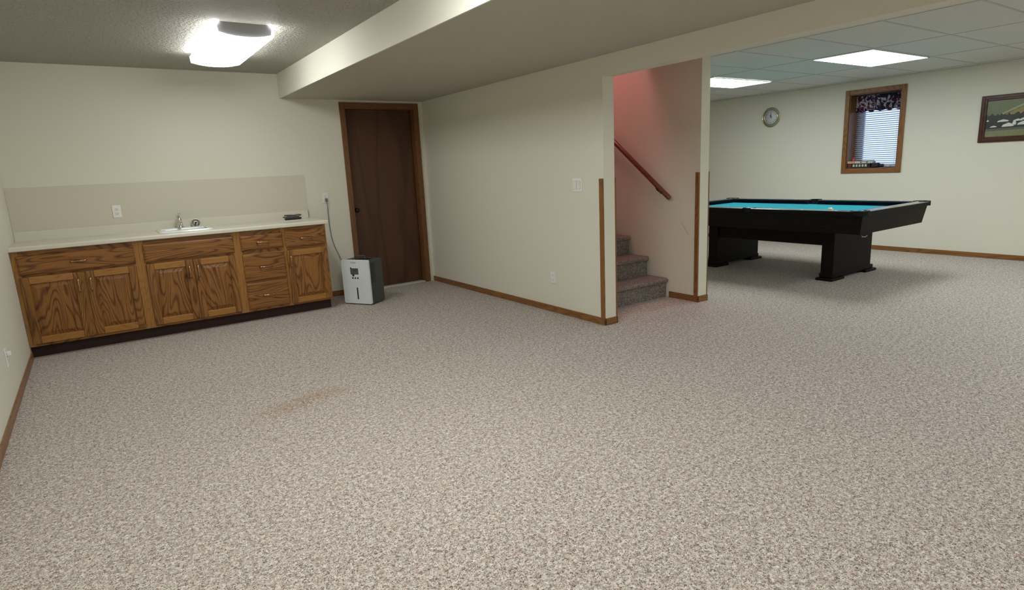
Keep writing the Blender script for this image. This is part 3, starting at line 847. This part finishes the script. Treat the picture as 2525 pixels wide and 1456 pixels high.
def troffer(cx, cy, label):
    t = thing('ceiling_panel_light', label, 'ceiling light', (cx, cy, ZT), group='lay-in panel lights in the tile ceiling')
    B(cx-.592, cx+.592, cy-.284, cy+.284, ZT-.010, ZT-.005, 'troffer_glow').out('diffuser', t)
    m = MB()
    for a in ((cx-.606, cx-.592, cy-.298, cy+.298), (cx+.592, cx+.606, cy-.298, cy+.298), (cx-.592, cx+.592, cy-.298, cy-.284), (cx-.592, cx+.592, cy+.284, cy+.298)):
        m.box(*a, ZT-.011, ZT-.0026, 'fixture_white')
    m.out('frame', t)
    return t
troffer(7.400, -3.480, 'bright lay-in panel light directly above the pool table')
troffer(7.400, -1.700, 'bright lay-in panel light partly hidden behind the partition')
troffer(7.400, -5.920, 'lay-in panel light in the tile ceiling beyond the frame edge')
troffer(5.0+.0, -7.2, 'lay-in panel light in the tile ceiling behind the camera')

# stair lamp upstairs
t = thing('stairwell_light', 'rose glass pendant lamp hanging above the stairs', 'ceiling light', (4.42, -1.85, 5.0))
m = MB(); m.lathe([(.008, 4.999), (.008, 3.95), (.10, 3.92), (.26, 3.78), (.27, 3.70), (.14, 3.60), (.001, 3.57)], 'fixture_white', Matrix.Translation((4.42, -1.85, 0))); 
lo = m.out('shade', t)
emis('rose_glow', (1.0, 0.44, 0.46), 21.0)
lo.data.materials.clear(); lo.data.materials.append(MATS['rose_glow'])

# ------------------------------------------------------------------ stairs
RISE, RUN, Y1 = .195, .2525, -2.735
st = thing('staircase', 'staircase covered in speckled carpet climbing between the two walls', 'stairs', ((XS+T+XP0)/2, -2.72, 0))
SXL, SXR = XS+T+.002, XP0-.004
for i in range(13):
    yn = Y1+RUN*i; zt = RISE*(i+1)-.0
    m = MB()
    y_end = yn+RUN+.03 if i < 12 else 3.598
    zb = max(0, zt-RISE-.16) if i > 0 else 0
    r = .024
    prof = [(yn+.030, zb), (yn+.030, zt-2*r-.004)]
    for q in range(9):
        a = -PI/2-PI*q/8
        prof.append((yn+r+r*math.cos(a), zt-r+r*math.sin(a)))
    prof += [(y_end, zt), (y_end, zb)]
    m.loops([[(x, y, z) for y, z in prof] for x in (SXL, SXL+.01, SXR-.012)], 'carpet_stairs_shaded', cap0=True, smooth=False)
    # rounded right end of the carpeted tread
    prof2 = [(y if y > yn+.10 else y+(yn+.10-y)*.12, z if z < zt-.001 else z-.012) for y, z in prof]
    m.loops([[(SXR-.012, y, z) for y, z in prof], [(SXR, y, z) for y, z in prof2]], 'carpet_stairs_shaded', cap1=True, smooth=False)
    m.out('step', st)
# handrail
HX = 5.112
hr = thing('handrail', 'round reddish wood handrail fixed to the partition along the stairs', 'handrail', (HX, -2.79, .98))
hs = RISE/RUN
a = Vector((HX, -2.805, .985)); b_ = Vector((HX, .35, .985+(.35+2.805)*hs))
dv = (b_-a).normalized()
m = MB(); m.tube([a, a+dv*.012, b_], [.018, .0235, .0235], 'rail_wood', 20); m.out('rail', hr)
for yb in (-2.63, -1.2, .1):
    zc = .985+(yb+2.805)*hs
    m = MB()
    m.tube([(XP0, yb, zc-.075), (XP0-.03, yb, zc-.075), (XP0-.07, yb-.004, zc-.055), (HX, yb, zc-.028)], [.007, .007, .006, .007], 'dark_bronze', 10)
    m.lathe([(.024, 0), (.022, .006), (.008, .010)], 'dark_bronze', Matrix.Translation((XP0, yb, zc-.075)) @ Matrix.Rotation(-PI/2, 4, 'Y'), seg=20, cap1=True)
    c0 = Vector((HX, yb, zc-.026)); m.tube([c0-dv*.045, c0+dv*.045], .007, 'dark_bronze', 8)
    lab(m.out('bracket', hr), 'dark metal bracket')

# ------------------------------------------------------------------ pool table
PX0, PX1, PY0, PY1, PZ = 6.420, 7.900, -3.980, -1.510, .790
cx, cy = (PX0+PX1)/2, (PY0+PY1)/2
pt = thing('pool_table', 'black pool table with turquoise cloth on two pedestal legs', 'pool table', (cx, cy, 0))
RW = .115; CU = .045
def top_rail(x0, x1, y0, y1, mat):
    m = B(x0, x1, y0, y1, PZ-.040, PZ, mat, bev=.005)
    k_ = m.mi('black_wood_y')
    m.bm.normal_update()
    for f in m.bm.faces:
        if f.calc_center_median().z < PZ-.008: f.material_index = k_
    return m
gap = .075
ym = cy
rails = []
for x0, x1 in ((PX0, PX0+RW), (PX1-RW, PX1)):
    for y0, y1 in ((PY0+gap, ym-.05), (ym+.05, PY1-gap)):
        rails.append(top_rail(x0, x1, y0, y1, 'rail_top_y').out('rail', pt))
for y0, y1 in ((PY0, PY0+RW), (PY1-RW, PY1)):
    rails.append(top_rail(PX0+gap, PX1-gap, y0, y1, 'rail_top_x').out('rail', pt))
# sights on the rails
for r_, x in ((0, PX0+.05), (1, PX0+.05), (2, PX1-.05), (3, PX1-.05)):
    y0, y1 = ((PY0+.12, ym-.09) if r_ % 2 == 0 else (ym+.09, PY1-.12))
    for i in range(3):
        y = y0+(y1-y0)*(i+.5)/3
        m = MB(); m.lathe([(.010, PZ+.0003), (.009, PZ+.0014)], 'inlay', Matrix.Translation((x, y, 0)), seg=14, cap1=True); m.out('sight', rails[r_])
def cushion(p, q, nrm):
    p = Vector(p); q = Vector(q); nrm = Vector(nrm); m = MB()
    d = (q-p).normalized()
    def sec(c, off): return [c+Vector((0, 0, PZ-.003)), c+nrm*CU+Vector((0, 0, PZ-.008))+d*off, c+nrm*CU+Vector((0, 0, PZ-.016))+d*off, c+nrm*.012+Vector((0, 0, PZ-.052))]
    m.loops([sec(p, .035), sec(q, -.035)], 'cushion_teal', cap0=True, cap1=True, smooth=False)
    m.out('cushion', pt)
xi0, xi1, yi0, yi1 = PX0+RW, PX1-RW, PY0+RW, PY1-RW
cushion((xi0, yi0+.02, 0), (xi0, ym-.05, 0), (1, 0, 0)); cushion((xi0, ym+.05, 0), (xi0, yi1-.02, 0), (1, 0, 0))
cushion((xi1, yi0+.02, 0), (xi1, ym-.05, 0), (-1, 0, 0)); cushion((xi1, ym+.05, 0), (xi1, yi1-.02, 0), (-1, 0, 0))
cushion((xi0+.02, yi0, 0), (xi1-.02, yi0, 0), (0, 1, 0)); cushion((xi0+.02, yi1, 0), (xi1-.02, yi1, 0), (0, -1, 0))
lab(B(PX0+.09, PX1-.09, PY0+.09, PY1-.09, PZ-.075, PZ-.052, 'cloth_teal').out('playing_surface', pt), 'turquoise cloth bed')
# pockets
def pocket(x, y, a0, a1, r=.060):
    m = MB(); n_ = 16
    outer = []; inner = []
    for i in range(n_+1):
        a_ = math.radians(a0+(a1-a0)*i/n_)
        outer.append((x+(r+.024)*math.cos(a_), y+(r+.024)*math.sin(a_))); inner.append((x+r*math.cos(a_), y+r*math.sin(a_)))
    ol = outer+list(reversed(inner))
    m.prism(ol, 'z', PZ-.042, PZ+.004, 'pocket_black')
    m.prism([(x+r*.99*math.cos(2*PI*k_/20), y+r*.99*math.sin(2*PI*k_/20)) for k_ in range(20)], 'z', PZ-.0375, PZ-.0365, 'pocket_black')
    m.out('pocket', pt)
g2 = .062
pocket(PX0+g2+.02, PY0+g2+.02, 95, 355); pocket(PX1-g2-.02, PY0+g2+.02, 185, 445); pocket(PX1-g2-.02, PY1-g2-.02, -85, 175); pocket(PX0+g2+.02, PY1-g2-.02, 5, 265)
pocket(PX0+.075, ym, 90, 270, .05); pocket(PX1-.075, ym, -90, 90, .05)
lab(B(PX0+.040, PX0+.105, ym-.042, ym+.042, PZ-.030, PZ+.002, 'inlay', bev=.003).out('pocket_reflection', pt), 'pale block imitating the reflection in the glossy pocket')  # bright reflection inside the pocket, put in as a pale block
# apron: slants inward toward the bottom
def apron(pts_top, pts_bot, mat):
    pass
AZ0, AZ1 = .565, PZ-.034
xo0, xo1, yo0, yo1 = PX0+.045, PX1-.045, PY0+.035, PY1-.035
ins = .030
def slab(p, q, nrm, mat):
    p = Vector(p); q = Vector(q); nrm = Vector(nrm); d = (q-p).normalized(); m = MB()
    def sec(c, e): return [c+Vector((0, 0, AZ1)), c+nrm*.025+Vector((0, 0, AZ1))+d*e*.025, c+nrm*(ins+.025)+d*e*(ins+.025)+Vector((0, 0, AZ0)), c+nrm*ins+d*e*ins+Vector((0, 0, AZ0))]
    m.loops([sec(p, 1), sec(q, -1)], mat, cap0=True, cap1=True, smooth=False); m.out('apron', pt)
slab((xo0, yo0, 0), (xo0, yo1, 0), (1, 0, 0), 'black_wood_y'); slab((xo1, yo0, 0), (xo1, yo1, 0), (-1, 0, 0), 'black_wood_y')
slab((xo0, yo0, 0), (xo1, yo0, 0), (0, 1, 0), 'black_wood_x'); slab((xo0, yo1, 0), (xo1, yo1, 0), (0, -1, 0), 'black_wood_x')
B(PX0+.10, PX1-.10, PY0+.10, PY1-.10, PZ-.10, PZ-.076, 'black_wood_y').out('slate_bed', pt)
m = MB(); m.box(6.95, 7.05, -3.34, -1.98, .372, AZ0+.02, 'black_wood_y', bev=.004); m.box(7.60, 7.70, -3.34, -1.98, .372, AZ0+.02, 'black_wood_y', bev=.004)
m.box(7.05, 7.60, -2.9, -2.5, .45, AZ0+.02, 'black_wood_x')
m.out('stretcher', pt)
m = MB(); m.box(PX0+.12, PX1-.12, PY0+.12, PY1-.12, AZ0+.03, AZ0+.06, 'black_wood_y'); m.out('subframe', pt)
for ya, yb2, s_ in ((-3.465, -3.335, -1), (-2.02, -1.89, 1)):
    m = MB()
    if s_ < 0: ol = [(6.925, ya), (7.74, ya), (7.79, ya+.02), (7.79, yb2), (6.925, yb2)]
    else: ol = [(6.925, ya), (7.79, ya), (7.79, yb2-.02), (7.74, yb2), (6.925, yb2)]
    m.prism(ol, 'z', .03, AZ0+.03, 'black_wood_x')
    m.box(6.910, 7.80, ya-.008, yb2+.008, .03, .075, 'black_wood_x', bev=.006)
    pd = m.out('pedestal', pt)
    for x0, x1 in ((6.872, 7.135), (7.600, 7.850)):
        m = MB(); m.box(x0, x1, ya-.028, yb2+.028, 0, .030, 'black_wood_x', bev=.010); m.out('foot', pd)
m = MB(); m.tube([(6.50, -3.93, AZ0-.004), (6.47, -3.95, AZ0-.012), (6.50, -3.965, AZ0-.014), (6.56, -3.95, AZ0-.006)], .005, 'dull_steel', 8)
lab(m.out('ball_runner', pt), 'small metal runner end under the corner')
m = MB(); m.sphere((6.733, -3.50, PZ-.052+.0290), .0285, 'cue_ball'); o = m.out('cue_ball'); tag(o, 'pale cue ball resting on the turquoise cloth', 'ball')

# ------------------------------------------------------------------ wall clock
kz, ky = 1.916, -1.133
ck = thing('wall_clock', 'round white wall clock with thin double brass rims', 'clock', (XW, ky, kz))
Mc = Matrix.Translation((XW-.0005, ky, kz)) @ Matrix.Rotation(-PI/2, 4, 'Y')
m = MB(); m.lathe([(.138, 0), (.141, .010), (.146, .016), (.146, .022), (.140, .024), (.133, .018), (.131, .010)], 'brass', Mc, seg=64); m.out('outer_rim', ck)
m = MB(); m.lathe([(.118, .004), (.118, .020), (.113, .026), (.107, .024), (.104, .014)], 'brass', Mc, seg=64); m.out('inner_rim', ck)
m = MB(); m.lathe([(.133, 0), (.133, .006), (.116, .008), (.116, .012), (.001, .0122)], 'clock_white', Mc, seg=64, cap0=True); m.out('dial', ck)
def onclock(pts, h0, h1, mat, name):
    m = MB()
    # pts in (right, up) as seen by a viewer facing the wall (+x): right = -y
    m.loops([[(XW-h, ky-u, kz+v_) for u, v_ in pts] for h in (h0, h1)], mat, cap0=True, cap1=True, smooth=False)
    return m.out(name, ck)
def hand(ang_, ln, wd, h0, name):
    s_, c_ = math.sin(ang_), math.cos(ang_)
    f = lambda u, v_: (u*c_+v_*s_, -u*s_+v_*c_)
    onclock([f(-wd, -.012), f(wd, -.012), f(wd*1.2, ln*.45), f(.001, ln), f(-.001, ln), f(-wd*1.2, ln*.45)], h0, h0+.0012, 'clock_ink', name)
hand(math.radians(-32), .050, .0055, .0135, 'hour_hand'); hand(math.radians(-3), .078, .004, .0150, 'minute_hand'); hand(math.radians(255), .060, .0012, .0165, 'second_hand')
def text_mesh(s_, size, name, parent, mtx, mat):
    cu = bpy.data.curves.new(name, 'FONT'); cu.body = s_; cu.size = size; cu.extrude = .0003; cu.align_x = 'CENTER'; cu.align_y = 'CENTER'
    tmp = bpy.data.objects.new(name+'_t', cu); COL.objects.link(tmp)
    dg = bpy.context.evaluated_depsgraph_get(); dg.update()
    me = bpy.data.meshes.new_from_object(tmp.evaluated_get(dg)); bpy.data.objects.remove(tmp); 
    me.name = name; me.materials.clear(); me.materials.append(MATS[mat]); me.transform(mtx)
    o = bpy.data.objects.new(name, me); COL.objects.link(o); o.parent = parent
    return o
for i in range(12):
    a_ = 2*PI*(i+1)/12
    u, v_ = .083*math.sin(a_), .083*math.cos(a_)
    R_ = Matrix(((0, 0, -1, -.0128), (-1, 0, 0, -u), (0, 1, 0, v_), (0, 0, 0, 1)))
    text_mesh(str(i+1), .026, 'numeral', ck, R_, 'clock_ink')
for sy, sz in ((.131, -.038), (-.131, .038)):
    m = MB(); m.sphere((XW-.020, ky+sy, kz+sz), .009, 'chrome'); m.out('stud', ck)

# ------------------------------------------------------------------ picture
qy0, qy1, qz0, qz1 = -5.02, -3.832, 1.372, 1.903
pc = thing('framed_picture', 'framed aerial picture of a farmstead with fields and white buildings', 'picture', (XW, (qy0+qy1)/2, qz0))
FW = .062
m = MB()
for a, mt in (((qy0, qy0+FW, qz0, qz1), 'frame_dark_z'), ((qy1-FW, qy1, qz0, qz1), 'frame_dark_z'), ((qy0+FW, qy1-FW, qz0, qz0+FW), 'frame_dark_y'), ((qy0+FW, qy1-FW, qz1-FW, qz1), 'frame_dark_y')):
    m.box(XW-.022, XW-.0005, *a, mt, bev=.006)
for a, mt in (((qy0+.012, qy0+.038, qz0+.012, qz1-.012), 'frame_dark_z'), ((qy1-.038, qy1-.012, qz0+.012, qz1-.012), 'frame_dark_z'), ((qy0+.038, qy1-.038, qz0+.012, qz0+.038), 'frame_dark_y'), ((qy0+.038, qy1-.038, qz1-.038, qz1-.012), 'frame_dark_y')):
    m.box(XW-.028, XW-.022, *a, mt, bev=.003)
m.out('frame', pc)
PW = qy1-qy0-2*FW; PH = qz1-qz0-2*FW
m = MB()
def pic(pts, mat, lift):
    # pts (u right 0..1, v up 0..1)
    m.poly([(XW-.010-lift*.0002, qy1-FW-u*PW, qz0+FW+v_*PH) for u, v_ in pts], mat)
pic([(0, 0), (1, 0), (1, 1), (0, 1)], 'field_green', 0)
pic([(0, 0), (1, 0), (1, .19), (0, .16)], 'lawn_olive', 1)
pic([(0, .16), (1, .19), (1, .32), (0, .27)], 'yard_grey', 1)
pic([(.155, .585), (.42, .90), (.48, 1), (1, 1), (1, .55), (.3, .55)], 'field_gold', 1)
pic([(.085, .58), (.12, .58), (.47, 1), (.43, 1)], 'track_pale', 2)
rnd = random.Random(5)
top = [(1-k_/60, .58+.03*rnd.random()+(.05 if rnd.random() > .82 else 0)) for k_ in range(61)]
pic([(0, .22), (1, .26)]+top, 'tree_dark', 3)
for (u, v_, w_, h_) in ((.10, .40, .10, .07), (.145, .26, .105, .11), (.04, .26, .06, .05), (.24, .40, .08, .06), (.235, .30, .035, .13), (.28, .29, .09, .10), (.30, .42, .07, .07), (.40, .30, .08, .09), (.43, .43, .10, .06), (.55, .32, .12, .12), (.72, .30, .10, .08), (.70, .45, .09, .06), (.85, .35, .07, .08), (.005, .43, .02, .05)):
    pic([(u, v_), (u+w_, v_+.005), (u+w_, v_+h_*.55), (u+w_*.55, v_+h_), (u+w_*.1, v_+h_*.5)], 'roof_white', 5+u*10)
    pic([(u+w_, v_+.005), (u+w_*1.15, v_+.02), (u+w_*1.15, v_+h_*.5), (u+w_, v_+h_*.55)], 'yard_grey', 6)
m.out('print', pc)

# ------------------------------------------------------------------ things on the window sill
SZ = WZ0+.0145
def sill(name, x0, x1, y0, y1, z0, z1, mat, label, cat, bev=.003):
    o = B(x0, x1, y0, y1, z0, z1, mat, bev=bev).out(name); return tag(o, label, cat)
sx0 = XW+.010
t = thing('game_box', 'shallow tan and cream box lying on top of the pile on the sill', 'box', (sx0+.04, -2.48, SZ+.0605))
m = MB(); m.box(sx0-.005, sx0+.085, -2.655, -2.42, SZ+.0605, SZ+.092, 'cream_card', bev=.003); m.box(sx0-.005, sx0+.085, -2.419, -2.318, SZ+.0605, SZ+.092, 'tan_card', bev=.003); m.out('body', t)
m = MB(); m.box(sx0-.003, sx0+.08, -2.640, -2.46, SZ+.0925, SZ+.1005, 'lcd_dark', bev=.002); m.out('lid', t)
for yy in (-2.50, -2.58):
    m = MB(); m.box(sx0-.0058, sx0-.005, yy-.012, yy+.010, SZ+.070, SZ+.084, 'clock_ink'); m.out('mark', t)
t = thing('cassette_case', 'dark case with pale tags under the tan box on the sill', 'case', (sx0+.04, -2.48, SZ))
m = MB(); m.box(sx0, sx0+.080, -2.620, -2.380, SZ, SZ+.060, 'black_plastic', bev=.003); m.out('body', t)
for yy in (-2.405, -2.445, -2.485, -2.525, -2.565):
    m = MB(); m.box(sx0-.0012, sx0, yy-.013, yy+.012, SZ+.016, SZ+.048, 'cream_card'); m.out('tag', t)
sill('small_block', sx0+.005, sx0+.075, -2.373, -2.322, SZ, SZ+.060, 'dark_red', 'dark red block at the left end of the sill under the box', 'block')
t = thing('camcorder', 'black camcorder lying right of the boxes on the window sill', 'camcorder', (sx0+.04, -2.70, SZ))
m = MB(); m.box(sx0+.01, sx0+.075, -2.720, -2.626, SZ, SZ+.066, 'black_plastic', bev=.012, seg=3); m.out('body', t)
m = MB(); m.tube([(sx0+.04, -2.715, SZ+.026), (sx0+.04, -2.775, SZ+.024)], [.024, .022], 'black_plastic', 18); m.out('lens_barrel', t)
t = thing('white_dish', 'small white dish at the right end of the window sill', 'dish', (sx0+.05, -2.833, SZ))
m = MB(); m.lathe([(.024, SZ), (.030, SZ+.006), (.040, SZ+.030), (.038, SZ+.030), (.028, SZ+.008), (.001, SZ+.006)], 'cue_ball', Matrix.Translation((sx0+.05, -2.833, 0)), cap0=True); m.out('bowl', t)
t = thing('candle', 'small red candle standing on the tan box by the jamb', 'candle', (sx0+.05, -2.375, SZ+.0925))
m = MB(); m.lathe([(.020, 0), (.021, .006), (.017, .020), (.012, .042), (.004, .050), (.001, .051)], 'red_plastic', Matrix.Translation((sx0+.05, -2.375, SZ+.0925)), cap0=True, seg=20); m.out('wax', t)

# cable loop at the right edge of the frame
m = MB(); P = []
for i in range(40):
    a_ = 2*PI*i/40; P.append((6.560+.19*math.cos(a_), -5.285+.075*math.sin(a_)+.02*math.cos(a_), .008+.004*math.sin(a_)))
m.tube(P, .007, 'cord_grey', 8, closed=True)
o = m.out('cable_loop'); tag(o, 'dark grey cable loop lying on the carpet at right edge', 'cable')
